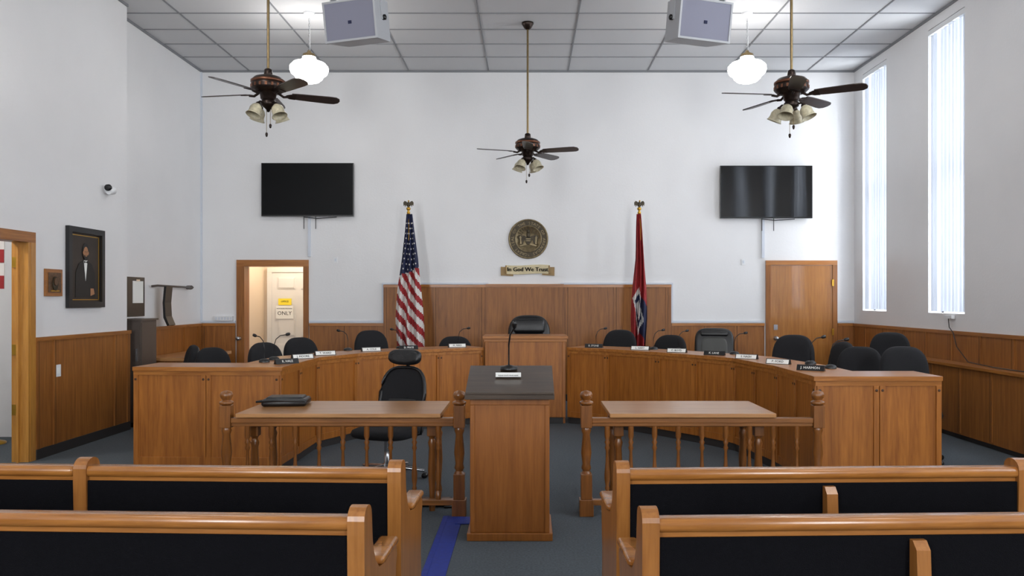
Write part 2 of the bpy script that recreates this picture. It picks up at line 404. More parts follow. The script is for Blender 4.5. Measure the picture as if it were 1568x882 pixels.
# nameplates, microphones
NM=[(-2.24,7.68,75),(-2.27,8.33,70),(-2.17,8.85,55),(-1.80,9.5,48),(-1.42,9.85,40),(-.88,10.30,35),(.82,10.22,-38),(1.33,9.75,-45),(1.68,9.3,-50),(2.0,8.85,-55),(2.2,8.3,-65),(2.32,7.65,-70),(2.38,6.95,-60)]
names=['R. HALE','J. MOORE','T. WARD','A. COLE','D. PRICE','M. REED','B. STONE','L. HART','C. BOYD','K. LANE','S. NASH','P. FORD','J. HARMON']
for (x,y,a),nm in zip(NM,names):
    b=B(); dk=(nm in('J. HARMON','D. PRICE','B. STONE','R. HALE','K. LANE'))
    b.prism([(-.035,0),(.035,0),(.010,.055),(-.010,.055)],-.13,.13,'blk',T=RZ(pi/2)@RX(pi/2))
    if not dk: b.add([(-.122,-.0335,.006),(.122,-.0335,.006),(.122,-.013,.05),(-.122,-.013,.05)],[(0,1,2,3)],'paper')
    b.text(nm,.036,'paper' if dk else 'ink',TR(0,-.0245,.028)@RX(math.radians(65)))
    o=b.done('name_plate',loc=(x,y,HB),rz=math.radians(a)*.55); o.scale=(.86,.86,.86)
def mic(h=.2,lean=.12):
    b=B()
    b.lathe([(.05,0),(.05,.015),(.035,.025),(.01,.03)],'blk',seg=16)
    pts=[(0,0,.02),(0,0,h*.6),(lean*.15,0,h*.85),(lean*.5,0,h),(lean*.9,0,h*1.03)]
    b.tube(pts,.004,'blk',seg=8); p=pts[-1]
    b.lathe([(0,0),(.010,.003),(.013,.02),(.012,.04),(0,.048)],'blk',T=TR(*p)@RY(math.radians(80)),seg=12)
    return b.mesh('gooseneck_microphone')
mm=mic()
for (x,y,h,a) in [(-2.5,7.85,1.2,150),(-2.5,8.15,1.2,20),(-2.1,9.66,1.1,160),(-1.55,10.05,1.1,150),(-.88,10.5,1.1,10),(.86,10.4,1.1,20),(1.5,9.85,1.1,20),(1.75,9.6,1.1,30),(2.25,9.0,1.1,10),(2.6,7.6,1.2,10),(2.62,7.15,1.2,-10)]:
    inst(mm,'gooseneck_microphone',(x,y,HB),math.radians(a),(1,1,h))

# ---------------- chairs ----------------
def starbase(b,mat='blk',r=.3):
    for k in range(5):
        a=2*pi*k/5+.3; T=RZ(a)
        b.tube([(.03,0,.11),(r*.6,0,.095),(r,0,.075)],[.024,.02,.014],mat,T=T)
        b.lathe([(0,-.012),(.024,-.012),(.028,0),(.024,.012),(0,.012)],'blk',T=T@TR(r,.013,.028)@RX(pi/2),seg=12)
        b.lathe([(0,-.012),(.024,-.012),(.028,0),(.024,.012),(0,.012)],'blk',T=T@TR(r,-.013,.028)@RX(pi/2),seg=12)
    b.lathe([(.04,.08),(.04,.14),(.026,.15),(.026,.40),(.06,.42)],mat,seg=14)
def chair_mesh(arms=True,mat='fab'):
    b=B(); starbase(b)
    b.pad((0,0,.46),.50,.49,.10,mat,axis='Z')
    b.tube([(0,.12,.42),(0,.27,.44),(0,.29,.62)],.02,'blk')
    T=TR(0,.25,.82)@RX(math.radians(-9))
    b.pad((0,0,0),.47,.54,.10,mat,T=T,bend=-.4,e=3,taper=-.06)
    b.pad((0,.035,0),.44,.50,.05,'blk',T=T,bend=-.4,e=3,taper=-.06)
    if arms:
        for sx in(-1,1):
            b.tube([(sx*.2,.05,.43),(sx*.29,.05,.45),(sx*.30,.06,.64)],.014,'blk')
            b.rbox((sx*.30,.0,.655),(.07,.27,.035),.016,'blk')
    return b.mesh('office_chair')
cm=chair_mesh(False); cma=chair_mesh(True)
def chair(bx,by,top,deg,arms=False):
    a=math.radians(deg); fx,fy=math.sin(a),-math.cos(a)
    return inst(cma if arms else cm,'office_chair',(bx+fx*.28,by+fy*.28,0),a,(1,1,top/1.085))
for t in [(-2.86,8.95,1.08,60),(-2.68,9.7,1.10,50),(-2.02,10.6,1.15,35),(-.98,11.1,1.05,15),
          (1.24,11.05,1.14,-20),(1.84,10.6,1.09,-35),(2.98,9.25,1.15,-30),(3.50,9.15,1.08,-85,True),
          (4.36,9.95,1.15,-25),(3.56,8.85,1.04,-30),(3.72,8.2,1.08,-8),(-3.6,9.4,1.0,60),(-4.0,9.9,1.0,-60)]:
    chair(*t)
# executive leather chair
b=B(); starbase(b); b.pad((0,0,.52),.56,.54,.15,'lea',axis='Z')
T=TR(0,.27,.95)@RX(math.radians(-8))
b.pad((0,0.02,0),.60,.76,.10,'lea',T=T,bend=-.3,e=3.2)
for z in (-.2,.02,.22): b.rbox((0,-.035,z),(.44,.09,.2),.042,'lea',T=T,bend=-.3)
for sx in(-1,1):
    b.tube([(sx*.24,.1,.5),(sx*.33,.1,.55),(sx*.33,.08,.74)],.018,'blk'); b.rbox((sx*.33,0,.76),(.08,.34,.045),.02,'lea')
b.done('executive_chair',loc=(.02,11.35,0),rz=0)
# grey framed chair
b=B(); starbase(b); b.pad((0,0,.47),.5,.48,.09,'fab',axis='Z')
T=TR(0,.26,.88)@RX(math.radians(-9))
b.pad((0,0,0),.52,.56,.06,'blk',T=T,bend=-.3,e=4); b.pad((0,-.02,-.02),.36,.36,.04,'greyf',T=T,bend=-.3,e=4); b.rbox((0,-.035,.2),(.36,.05,.07),.022,'lea',T=T,bend=-.3)
b.tube([(0,.1,.42),(0,.28,.44),(0,.3,.66)],.02,'blk')
for sx in(-1,1): b.tube([(sx*.2,.05,.43),(sx*.3,.05,.45),(sx*.31,.0,.66),(sx*.31,-.2,.67)],.016,'blk')
b.done('conference_chair',loc=(2.46,10.95,0),rz=math.radians(-15))
# mesh task chair with headrest
b=B(); starbase(b,'silver',.32); b.pad((0,0,.46),.54,.52,.10,'fab',axis='Z')
T=TR(0,.26,.82)@RX(math.radians(-10))
n=28
def sup(w,h,k,e=3.2):
    a=2*pi*k/n; c,s=math.cos(a),math.sin(a)
    return (w*math.copysign(abs(c)**(2/e),c),h*math.copysign(abs(s)**(2/e),s))
ring=[sup(.22,.27,k) for k in range(n)]; ring=[(x*(1-.12*(z/.27) if z>0 else 1),z) for x,z in ring]
b.tube([(x,-.3*x*x,z) for x,z in ring+[ring[0]]],.017,'blk',T=T)
b.add([(x,-.3*x*x,z) for x,z in ring]+[(0,.01,0)],[(k,(k+1)%n,n) for k in range(n)],'fab',True,T)
b.tube([(0,.03,-.2),(0,.05,0),(0,.05,.25),(0,.0,.38)],.018,'blk',T=T)
b.pad((0,-.02,.375),.32,.17,.08,'lea',T=T,bend=-.8,e=2.8)
b.rbox((0,.02,-.1),(.30,.04,.10),.018,'blk',T=T,bend=-.3)
b.tube([(0,.1,.42),(0,.28,.44),(0,.31,.64)],.024,'blk')
for sx in(-1,1):
    b.tube([(sx*.2,.05,.43),(sx*.29,.05,.45),(sx*.30,.06,.6)],.016,'blk'); b.rbox((sx*.30,.0,.615),(.08,.26,.035),.016,'blk')
o=b.done('mesh_office_chair',loc=(-1.22,7.19,0),rz=math.radians(-22)); o.scale=(1.03,1.03,.86)

# ---------------- rail + tables ----------------
RYY=5.93
def baluster(b,x,y,z0,z1,s=1):
    h=z1-z0
    p=[(.020,0),(.020,.10),(.011,.12),(.019,.15),(.012,.18),(.020,.27),(.021,.34),(.013,.50),(.010,.66),(.019,.70),(.012,.74),(.020,.78),(.012,.81),(.020,.86),(.020,1)]
    b.lathe([(r*s,z*h) for r,z in p],'railz',c=(x,y,z0),seg=12)
def newel(b,x,y):
    b.box(x-.05,x+.05,y-.05,y+.05,0,.12,'railz'); b.box(x-.04,x+.04,y-.04,y+.04,.12,.3,'railz')
    b.lathe([(.038,.3),(.025,.32),(.036,.34),(.028,.37),(.038,.45),(.026,.58),(.036,.61),(.03,.63)],'railz',c=(x,y,0),seg=18)
    b.box(x-.04,x+.04,y-.04,y+.04,.63,.79,'railz')
    b.lathe([(.03,.79),(.05,.80),(.05,.815),(.026,.825),(.042,.845),(.046,.865),(.036,.885),(0,.897)],'railz',c=(x,y,0),seg=18)
for (xa,xb) in [(-2.16,-.49),(.42,2.08)]:
    b=B(); newel(b,xa,RYY); newel(b,xb,RYY)
    b.box(xa+.04,xb-.04,RYY-.03,RYY+.03,.665,.70,'railx'); b.box(xa+.04,xb-.04,RYY-.02,RYY+.02,.64,.665,'railx')
    b.box(xa+.04,xb-.04,RYY-.025,RYY+.025,.075,.115,'railx')
    n=9; st=(xb-xa-.08)/(n+.3)
    for k in range(n): baluster(b,xa+.04+st*(k+.65),RYY,.115,.64)
    b.done('balustrade_railing',.004)
for (xa,xb) in [(-2.08,-.62),(.585,1.77)]:
    b=B(); b.box(xa,xb,5.93-.05,6.62,.705,.735,'ttop')
    b.box(xa+.05,xb-.05,6.02,6.04,.62,.705,'railx'); b.box(xa+.05,xb-.05,6.52,6.54,.62,.705,'railx')
    for x in (xa+.08,xb-.08):
        b.box(x-.01,x+.01,6.03,6.53,.62,.705,'railz')
        for y in (6.06,6.5):
            b.box(x-.035,x+.035,y-.035,y+.035,.55,.705,'railz')
            b.lathe([(.032,.55),(.02,.53),(.032,.5),(.024,.46),(.032,.3),(.02,.1),(.028,.06),(.02,0)],'railz',c=(x,y,0),seg=14)
    b.done('counsel_table',.004)
b=B(); b.rbox((0,0,.028),(.34,.26,.055),.025,'lea'); b.rbox((0,.0,.05),(.28,.2,.04),.018,'lea')
b.tube([(-.16,-.1,.045),(-.2,-.13,.04),(0,-.15,.05),(.16,-.13,.04)],.008,'blk')
b.done('laptop_bag',loc=(-1.86,6.38,.735),rz=.1)
b=B(); b.rbox((0,0,.03),(.3,.1,.06),.02,'blk'); b.tube([(.15,0,.02),(.2,.05,.01),(.22,-.05,.01),(.1,-.08,.01)],.008,'blk'); b.tube([(-.1,.04,.02),(-.1,.1,.01),(.1,.12,.01)],.008,'blk'); b.done('power_strip',loc=(-.72,6.2,0))

# ---------------- lectern ----------------
b=B()
b.box(-.37,.14,5.31,5.75,.05,.90,'lect')
b.box(-.39,.16,5.29,5.77,0,.05,'lect')
PT=Matrix(((0,0,1,0),(1,0,0,0),(0,1,0,0),(0,0,0,1)))
b.prism([(5.31,.90),(5.75,.90),(5.75,1.05),(5.31,.925)],-.37,.14,'lect',T=PT)
b.prism([(5.25,.91),(5.25,.94),(5.80,1.085),(5.80,1.05)],-.40,.17,'ltop',T=PT)
b.box(-.395,.165,5.25,5.266,.94,.958,'ltop')
for x in (-.355,.125): b.box(x-.015,x+.015,5.302,5.31,.05,.87,'lect')
b.box(-.37,.14,5.302,5.31,.87,.91,'lect')
b.done('lectern',.004)
b=B(); b.lathe([(.06,0),(.06,.02),(.012,.03)],'blk',seg=18)
b.tube([(0,0,.02),(0,0,.17),(.01,-.02,.24),(.04,-.06,.29)],.006,'blk'); b.lathe([(0,0),(.014,.004),(.018,.03),(.015,.055),(0,.06)],'blk',T=TR(.04,-.06,.29)@RX(math.radians(50)),seg=12)
b.done('gooseneck_microphone',loc=(-.13,5.7,1.066))
b=B(); b.prism([(-.02,0),(.02,0),(.02,.018),(-.02,.03)],-.085,.085,'paper',T=RZ(pi/2)@RX(pi/2)); b.text('PLEASE STATE YOUR NAME',.011,'ink',TR(0,-.0205,.010)@RX(pi/2)); b.done('sign_card',loc=(-.13,5.56,1.028))
b=B(); b.box(-.60,-.46,3.6,5.9,.0,.004,'blue'); b.box(-.575,-.565,3.6,5.9,.004,.006,'blue'); b.box(-.5,-.36,5.68,5.86,.004,.008,'blue'); b.done('floor_tape')

# ---------------- pews ----------------
def pew(name,L,loc,rz,bracket=None,ends=(1,1)):
    b=B()
    b.rbox((L/2,.03,.832),(L-.04,.075,.045),.02,'pew'); b.box(.02,L-.02,.01,.04,.79,.815,'pew')
    b.box(.02,L-.02,.0,.035,.12,.795,'pewfab',T=None)
    b.box(.02,L-.02,-.006,.04,.08,.14,'pew')
    b.box(.02,L-.02,.05,.5,.40,.44,'pew'); b.rbox((L/2,.28,.46),(L-.12,.42,.06),.028,'fab'); b.rbox((L/2,.06,.63),(L-.12,.05,.3),.022,'fab')
    prof=[(0,0),(-.005,.55),(-.012,.80),(-.012,.845)]
    for k in range(0,9):
        a=pi-pi*k/8; prof.append((.04+.052*math.cos(a),.845+.041*math.sin(a)*1.0))
    prof+=[(.095,.82),(.105,.75),(.14,.68),(.2,.635),(.3,.62),(.44,.63),(.49,.62),(.5,.59),(.48,.55),(.46,.4),(.48,0)]
    for x0,on in ((0,ends[0]),(L-.055,ends[1])):
        if not on: continue
        b.prism(prof,x0,x0+.055,'pewz',T=PT)
        b.rbox((x0+.0275,.36,.645),(.075,.26,.03),.014,'pew')
    if bracket:
        x0=bracket
        pr=[(.0,.52),(-.03,.56),(-.05,.68),(-.045,.76),(-.02,.785),(.0,.785)]
        b.prism(pr,x0,x0+.045,'pewz',T=PT)
    return b.done(name,.006,loc,rz)
pew('church_pew',1.37,(-1.885,3.44,0),math.radians(-2.6))
pew('church_pew',1.35,(-3.215,3.50,0),math.radians(-2.6),ends=(1,0))
pew('church_pew',1.37,(-1.885,2.69,0),math.radians(-2.6))
pew('church_pew',1.35,(-3.215,2.75,0),math.radians(-2.6),ends=(1,0))
pew('church_pew',1.72,(.36,3.36,0),math.radians(2.0),.85)
pew('church_pew',1.72,(.36,2.61,0),math.radians(2.0),.86)

# ---------------- wall objects ----------------
def tv(x0,x1,z0,z1,mat,y=YB-.09):
    b=B(); b.box(x0,x1,y,y+.035,z0,z1,'tvb'); b.box(x0+.012,x1-.012,y-.002,y,z0+.02,z1-.012,mat)
    b.box((x0+x1)/2-.2,(x0+x1)/2+.2,y+.035,YB,(z0+z1)/2-.2,(z0+z1)/2+.2,'blk')
    c=x0+.64
    b.tube([(c,y+.03,z0+.02),(c,y+.03,z0-.19)],.006,'blk'); b.tube([(c+.18,y+.03,z0+.02),(c+.18,y+.03,z0-.19)],.006,'blk')
    b.tube([(c,y+.03,z0-.01),(c+.2,y+.03,z0-.03),(c+.5,y+.03,z0-.01)],.006,'blk')
    return b.done('wall_mounted_television')
tv(-4.05,-2.65,2.81,3.62,'tvm'); tv(2.93,4.33,2.78,3.58,'tv')
# seal
b=B(); T=TR(.01,YB-.001,2.47)@RX(pi/2)
b.lathe([(.30,0),(.305,.02),(.295,.035),(.285,.03),(.28,.025)],'seal',T=T,seg=48,cap=False)
b.lathe([(.283,.025),(.20,.025)],'seald',T=T,seg=48,cap=False)
b.lathe([(.205,.02),(.205,.035),(.195,.038),(.19,.03),(.0,.03)],'seal',T=T,seg=48,cap=False)
txt='GREAT SEAL OF THE STATE OF ARKANSAS *'
for i,ch in enumerate(txt):
    if ch==' ': continue
    a=pi*1.45-2*pi*i/len(txt)
    b.text(ch,.062,'seal',T@TR(.24*math.cos(a),.24*math.sin(a),.028)@RZ(a-pi/2))
b.prism([(-.045,.03),(.045,.03),(.05,-.02),(.03,-.07),(0,-.09),(-.03,-.07),(-.05,-.02)],.03,.05,'seald',T=T)
for z in (.0,-.03): b.box(-.035,.035,z-.006,z+.006,.05,.056,'seal',T=T)
for s_ in(-1,1):
    b.prism([(0,.0),(s_*.05,.045),(s_*.13,.06),(s_*.16,.03),(s_*.13,-.04),(s_*.09,-.09),(s_*.06,-.02)],.03,.043,'seald',T=T)
    b.prism([(s_*.10,-.08),(s_*.13,-.08),(s_*.125,.0),(s_*.135,.02),(s_*.12,.05),(s_*.105,.02),(s_*.11,0)],.043,.055,'seal',T=T)
    b.prism([(s_*.02,-.09),(s_*.12,-.12),(s_*.13,-.10),(s_*.04,-.07)],.04,.055,'seal',T=T)
b.rbox((0,.055,.05),(.05,.07,.03),.014,'seald',T=T); b.rbox((0,.115,.045),(.04,.055,.025),.012,'seald',T=T)
for k in range(9):
    a=pi*(.15+.7*k/8); b.box(.10,.17,-.004,.004,.03,.04,'seald',T=T@TR(0,.02,0)@RZ(a))
b.done('state_seal_plaque')
# scroll
b=B(); T=TR(.0,YB-.012,1.99)@RX(pi/2)
def wav(x0,x1,h,dz,n=16):
    up=[(x0+(x1-x0)*k/n,h/2+.008*math.sin((x0+(x1-x0)*k/n)*9)+dz) for k in range(n+1)]
    return up+[(p[0],p[1]-h) for p in reversed(up)]
b.prism(wav(-.41,-.22,.13,-.015),-.01,.008,'scrolld',T=T); b.prism(wav(.22,.41,.13,-.015),-.01,.008,'scrolld',T=T)
b.prism(wav(-.32,.32,.135,.012),.008,.022,'scroll',T=T)
for sx in(-1,1): b.rbox((sx*.33,.012,.02),(.025,.13,.03),.012,'scrolld',T=T); b.prism([(sx*.41,.05),(sx*.38,-.01),(sx*.41,-.08),(sx*.35,-.075),(sx*.35,.05)],-.008,.012,'scrolld',T=T)
for dx in (0,.003,-.003): b.text('In God We Trust',.088,'ink',T@TR(dx,.012,.027),.004)
b.done('motto_scroll_sign')
# portrait
b=B(); T=TR(-4.757,8.87,1.885)@RZ(pi/2)@RX(pi/2)
w,h=.36,.425
for (a,c,d,e) in [(-w,-w+.06,-h+.06,h-.06),(w-.06,w,-h+.06,h-.06),(-w,w,-h,-h+.06),(-w,w,h-.06,h)]: b.box(a,c,d,e,0,.04,'blk',T=T)
for (a,c,d,e) in [(-w+.08,-w+.088,-h+.08,h-.08),(w-.088,w-.08,-h+.08,h-.08),(-w+.08,w-.08,-h+.08,-h+.088),(-w+.08,w-.08,h-.088,h-.08)]: b.box(a,c,d,e,.01,.014,'gold',T=T)
b.box(-w+.05,w-.05,-h+.05,h-.05,0,.01,'canvas',T=T)
b.prism([(-.2,-.32),(-.19,-.05),(-.13,.04),(-.04,.08),(.04,.08),(.13,.04),(.19,-.05),(.2,-.32)],.01,.014,'coat',T=T)
def ell(cx,cy,rx,ry,n=20): return [(cx+rx*math.cos(2*pi*k/n),cy+ry*math.sin(2*pi*k/n)) for k in range(n)]
b.prism(ell(0,.175,.062,.09),.014,.016,'coat',T=T); b.prism(ell(0,.16,.046,.066),.016,.019,'skin',T=T)
b.prism([(-.04,.135),(.04,.135),(.032,.095),(0,.075),(-.032,.095)],.019,.0205,'coat',T=T); b.prism(ell(0,.127,.018,.006),.0205,.022,'skin',T=T)
for sx in(-1,1): b.prism(ell(sx*.018,.172,.008,.004,10),.019,.021,'coat',T=T); b.prism(ell(sx*.049,.16,.008,.016,10),.016,.019,'skin',T=T)
b.prism([(-.005,.17),(.005,.17),(.009,.145),(-.009,.145)],.019,.023,'skin',T=T)
b.prism([(-.035,.08),(.035,.08),(.02,-.02),(0,-.14),(-.02,-.02)],.014,.016,'paper',T=T); b.prism([(-.03,.075),(0,.06),(.03,.075),(.03,.05),(0,.06),(-.03,.05)],.016,.019,'coat',T=T)
b.prism([(.1,-.3),(.18,-.28),(.16,-.22),(.1,-.22)],.014,.017,'skin',T=T)
b.done('framed_portrait')
b=B(); T=TR(-4.757,8.275,1.715)@RZ(pi/2)@RX(pi/2)
b.box(-.145,.145,-.135,.135,0,.02,'oaky',T=T); b.box(-.11,.11,-.1,.1,.02,.026,'brownp',T=T); b.prism(ell(0,-.01,.05,.07),.026,.034,'seald',T=T); b.prism(ell(0,.01,.03,.038),.034,.042,'brownp',T=T); b.box(-.07,.07,-.09,-.075,.026,.032,'gold',T=T)
b.done('framed_plaque')
b=B(); T=TR(-4.76,9.34,2.79)
b.lathe([(.055,0),(.055,.02),(.02,.03),(.018,.06)],'white',T=T@RY(pi/2),seg=18)
b.lathe([(0,0),(.036,.0),(.04,.01),(.04,.11),(.034,.12)],'white',T=T@TR(.06,.05,-.01)@RX(math.radians(100)),seg=18); b.lathe([(.037,.0),(.037,.03),(.02,.036),(0,.036)],'blk',T=T@TR(.06,-.062,.012)@RX(math.radians(100)),seg=18)
b.rbox((.055,0,0),(.05,.06,.06),.02,'white',T=T)
b.done('security_camera')
b=B(); b.box(-4.735,-4.725,8.29,8.37,.77,.89,'white'); b.box(-4.725,-4.722,8.31,8.35,.80,.86,'paper'); b.done('wall_outlet')
# recess items
b=B(); b.box(-4.96,-4.68,10.0,10.42,.06,1.29,'cab'); b.box(-4.95,-4.69,9.99,10.0,.1,.66,'cab'); b.box(-4.95,-4.69,9.99,10.0,.69,1.26,'cab')
b.box(-4.95,-4.66,9.98,10.44,1.29,1.31,'cab'); b.box(-4.95,-4.67,9.99,10.43,0,.06,'blk'); b.box(-4.73,-4.715,9.97,9.99,.8,.95,'silver'); b.box(-4.73,-4.715,9.97,9.99,.45,.6,'silver')
b.box(-4.68,-4.675,10.02,10.4,.1,.66,'cab'); b.box(-4.68,-4.675,10.02,10.4,.69,1.26,'cab')
b.done('storage_cabinet')
b=B(); b.box(-5,-4.98,10.25,10.75,1.33,1.83,'blk'); b.box(-4.98,-4.975,10.42,10.7,1.5,1.78,'paper'); b.box(-4.985,-4.97,10.5,10.6,1.78,1.8,'silver'); b.done('bulletin_board')
b=B(); b.tube([(-4.96,10.9,1.72),(-4.9,10.95,1.73),(-4.9,12.1,1.72),(-4.96,12.15,1.70)],.014,'cab')
b.tube([(-4.98,12.1,1.72),(-4.9,12.05,1.72)],.03,'cab')
pts=[(-4.86,1.72),(-4.88,1.5),(-4.87,1.3),(-4.82,1.19),(-4.79,1.2),(-4.84,1.32),(-4.85,1.5),(-4.83,1.72)]
b.prism(pts,0,.2,'blk',T=Matrix(((1,0,0,0),(0,0,1,11.05),(0,1,0,0),(0,0,0,1))))
b.done('wall_rail_bracket')
b=B(); b.box(-4.93,-4.3,10.55,12.0,.76,.80,'ttop')
for x in(-4.88,-4.36):
    for y in (10.62,11.92): b.box(x-.03,x+.03,y-.03,y+.03,0,.76,'oakd')
b.box(-4.36,-4.34,10.6,11.95,.6,.76,'oakd'); b.box(-4.9,-4.34,10.6,10.62,.3,.76,'oakd'); b.done('side_table')
b=B(); b.box(-4.78,-4.5,YB-.06,YB,1.22,1.29,'white'); 
for k in range(6): b.box(-4.76+k*.045,-4.735+k*.045,YB-.063,YB-.06,1.235,1.275,'raceway')
b.done('wall_vent_unit')
for x,z in [(-2.94,2.15),(3.3,2.12)]:
    b=B(); b.box(x-.03,x+.03,YB-.008,YB,z-.045,z+.045,'white'); b.box(x-.01,x+.01,YB-.014,YB-.008,z-.02,z+.02,'raceway'); b.done('light_switch_plate')
# right counter
b=B(); b.box(4.76,4.96,5.0,12.6,.06,.80,'oakd'); b.box(4.72,4.96,4.98,12.6,.80,.83,'oaky'); b.box(4.80,4.96,5.0,12.6,0,.06,'skirt')
y=5.4
while y<12.5: b.box(4.752,4.76,y-.035,y+.035,.08,.79,'oakd'); b.box(4.750,4.752,y-.003,y+.003,.08,.79,'groove'); y+=.62
b.done('side_counter')
b=B(); b.tube([(4.96,9.75,1.33),(4.955,9.72,1.22),(4.94,9.6,1.16),(4.93,9.5,1.0),(4.9,9.2,.85),(4.85,8.6,.838),(4.86,8.0,.838)],.005,'blk'); b.box(4.95,4.99,9.66,9.84,1.32,1.36,'white'); b.done('power_cable')

# ---------------- flags ----------------
def interp(t,tab):
    for i in range(len(tab)-1):
        if t<=tab[i+1][0]:
            k=(t-tab[i][0])/(tab[i+1][0]-tab[i][0]); return [tab[i][j]+(tab[i+1][j]-tab[i][j])*k for j in range(1,len(tab[i]))]
    return list(tab[-1][1:])
def flag(name,px,py,tab,ztop,zbot,colf,stars,lean):
    b=B()
    b.lathe([(.17,0),(.17,.02),(.12,.05),(.03,.08),(.022,.14)],'gold',c=(px,py,0),seg=24)
    b.tube([(px,py,.1),(px+lean,py,2.80)],.014,'oaky',seg=12)
    x=px+lean
    b.lathe([(.016,2.78),(.025,2.79),(.025,2.81),(.012,2.83),(.03,2.85),(.032,2.87),(.01,2.89)],'gold',c=(x,py,0),seg=16)
    b.rbox((x,py,2.925),(.034,.03,.075),.014,'seald'); b.rbox((x+.004,py-.01,2.972),(.022,.03,.026),.010,'gold')
    for s_ in(-1,1):
        b.prism([(0,2.93),(s_*.03,2.965),(s_*.055,2.975),(s_*.075,2.95),(s_*.07,2.90),(s_*.055,2.92),(s_*.05,2.885),(s_*.035,2.915),(s_*.02,2.89)],-.006,.006,'seald',T=TR(x,py,0)@RX(pi/2))
    nx,nz=44,96
    def P(s,t):
        L,R=interp(t,tab); w=R-L
        amp=.012+.045*min(1,t*1.6)
        xx=L+w*s+.012*math.sin(7*t+9*s)*(t)
        yy=py-.035-amp+amp*math.sin(s*2*pi*3.1+t*2.2)+.015*math.sin(s*21-t*4)*t
        zz=ztop+(zbot-ztop)*t-(.10*s*max(0,t-.75)*4*(1 if lean>=0 else .3))+.02*math.sin(s*9)*t
        return (xx,yy,zz)
    V=[P(i/nx,j/nz) for j in range(nz+1) for i in range(nx+1)]
    groups={}
    for j in range(nz):
        for i in range(nx):
            c=colf((i+.5)/nx,(j+.5)/nz); groups.setdefault(c,[]).append((j*(nx+1)+i,j*(nx+1)+i+1,(j+1)*(nx+1)+i+1,(j+1)*(nx+1)+i))
    for c,fs in groups.items(): b.add(V,fs,c,True)
    for (s,t) in stars:
        x_,y_,z_=P(s,t); r=.017
        st=[(x_+(r if k%2==0 else r*.42)*math.sin(2*pi*k/10+.3)*.8,y_-.006,z_+(r if k%2==0 else r*.42)*math.cos(2*pi*k/10+.3)) for k in range(10)]
        b.add(st,[tuple(range(10))],'fwhite')
    b.tube([(x,py-.02,2.78),(x+.015,py-.05,2.6),(x+.01,py-.06,2.4)],.006,'gold'); 
    return b.done(name)
def ux(u): return (u-808)/105.5
def ust(s,t):
    if t+.06*s<.46: return 'navy'
    return 'red' if int(math.floor(t*17-s*5+40))%2==0 else 'fwhite'
stars=[(.12+.19*k+(.09 if r%2 else 0),.07+.038*r+.0) for r in range(10) for k in range(5) if .12+.19*k+(.09 if r%2 else 0)<.97]
flag('american_flag_on_stand',-1.70,12.0,[(0,ux(623),ux(632)),(.12,ux(621),ux(635)),(.33,ux(616),ux(641)),(.55,ux(610),ux(645)),(.78,ux(607),ux(649)),(1,ux(608),ux(652))],2.78,.84,ust,stars,-.03)
def ark(s,t):
    q=t-.22*s+.05
    if .50<q<.84:
        d=abs(q-.67)*2.2+abs(s-.42)
        if d<.16: return 'fwhite'
        if d<.27: return 'navy'
        if d<.37: return 'fwhite'
        if s>.62 and .52<q<.78: return 'navy'
    return 'red'
flag('state_flag_on_stand',1.62,12.0,[(0,ux(974),ux(981)),(.12,ux(973),ux(983)),(.33,ux(972),ux(986)),(.55,ux(968),ux(989)),(.78,ux(966),ux(989)),(1,ux(966),ux(986))],2.78,.84,ark,[],.0)

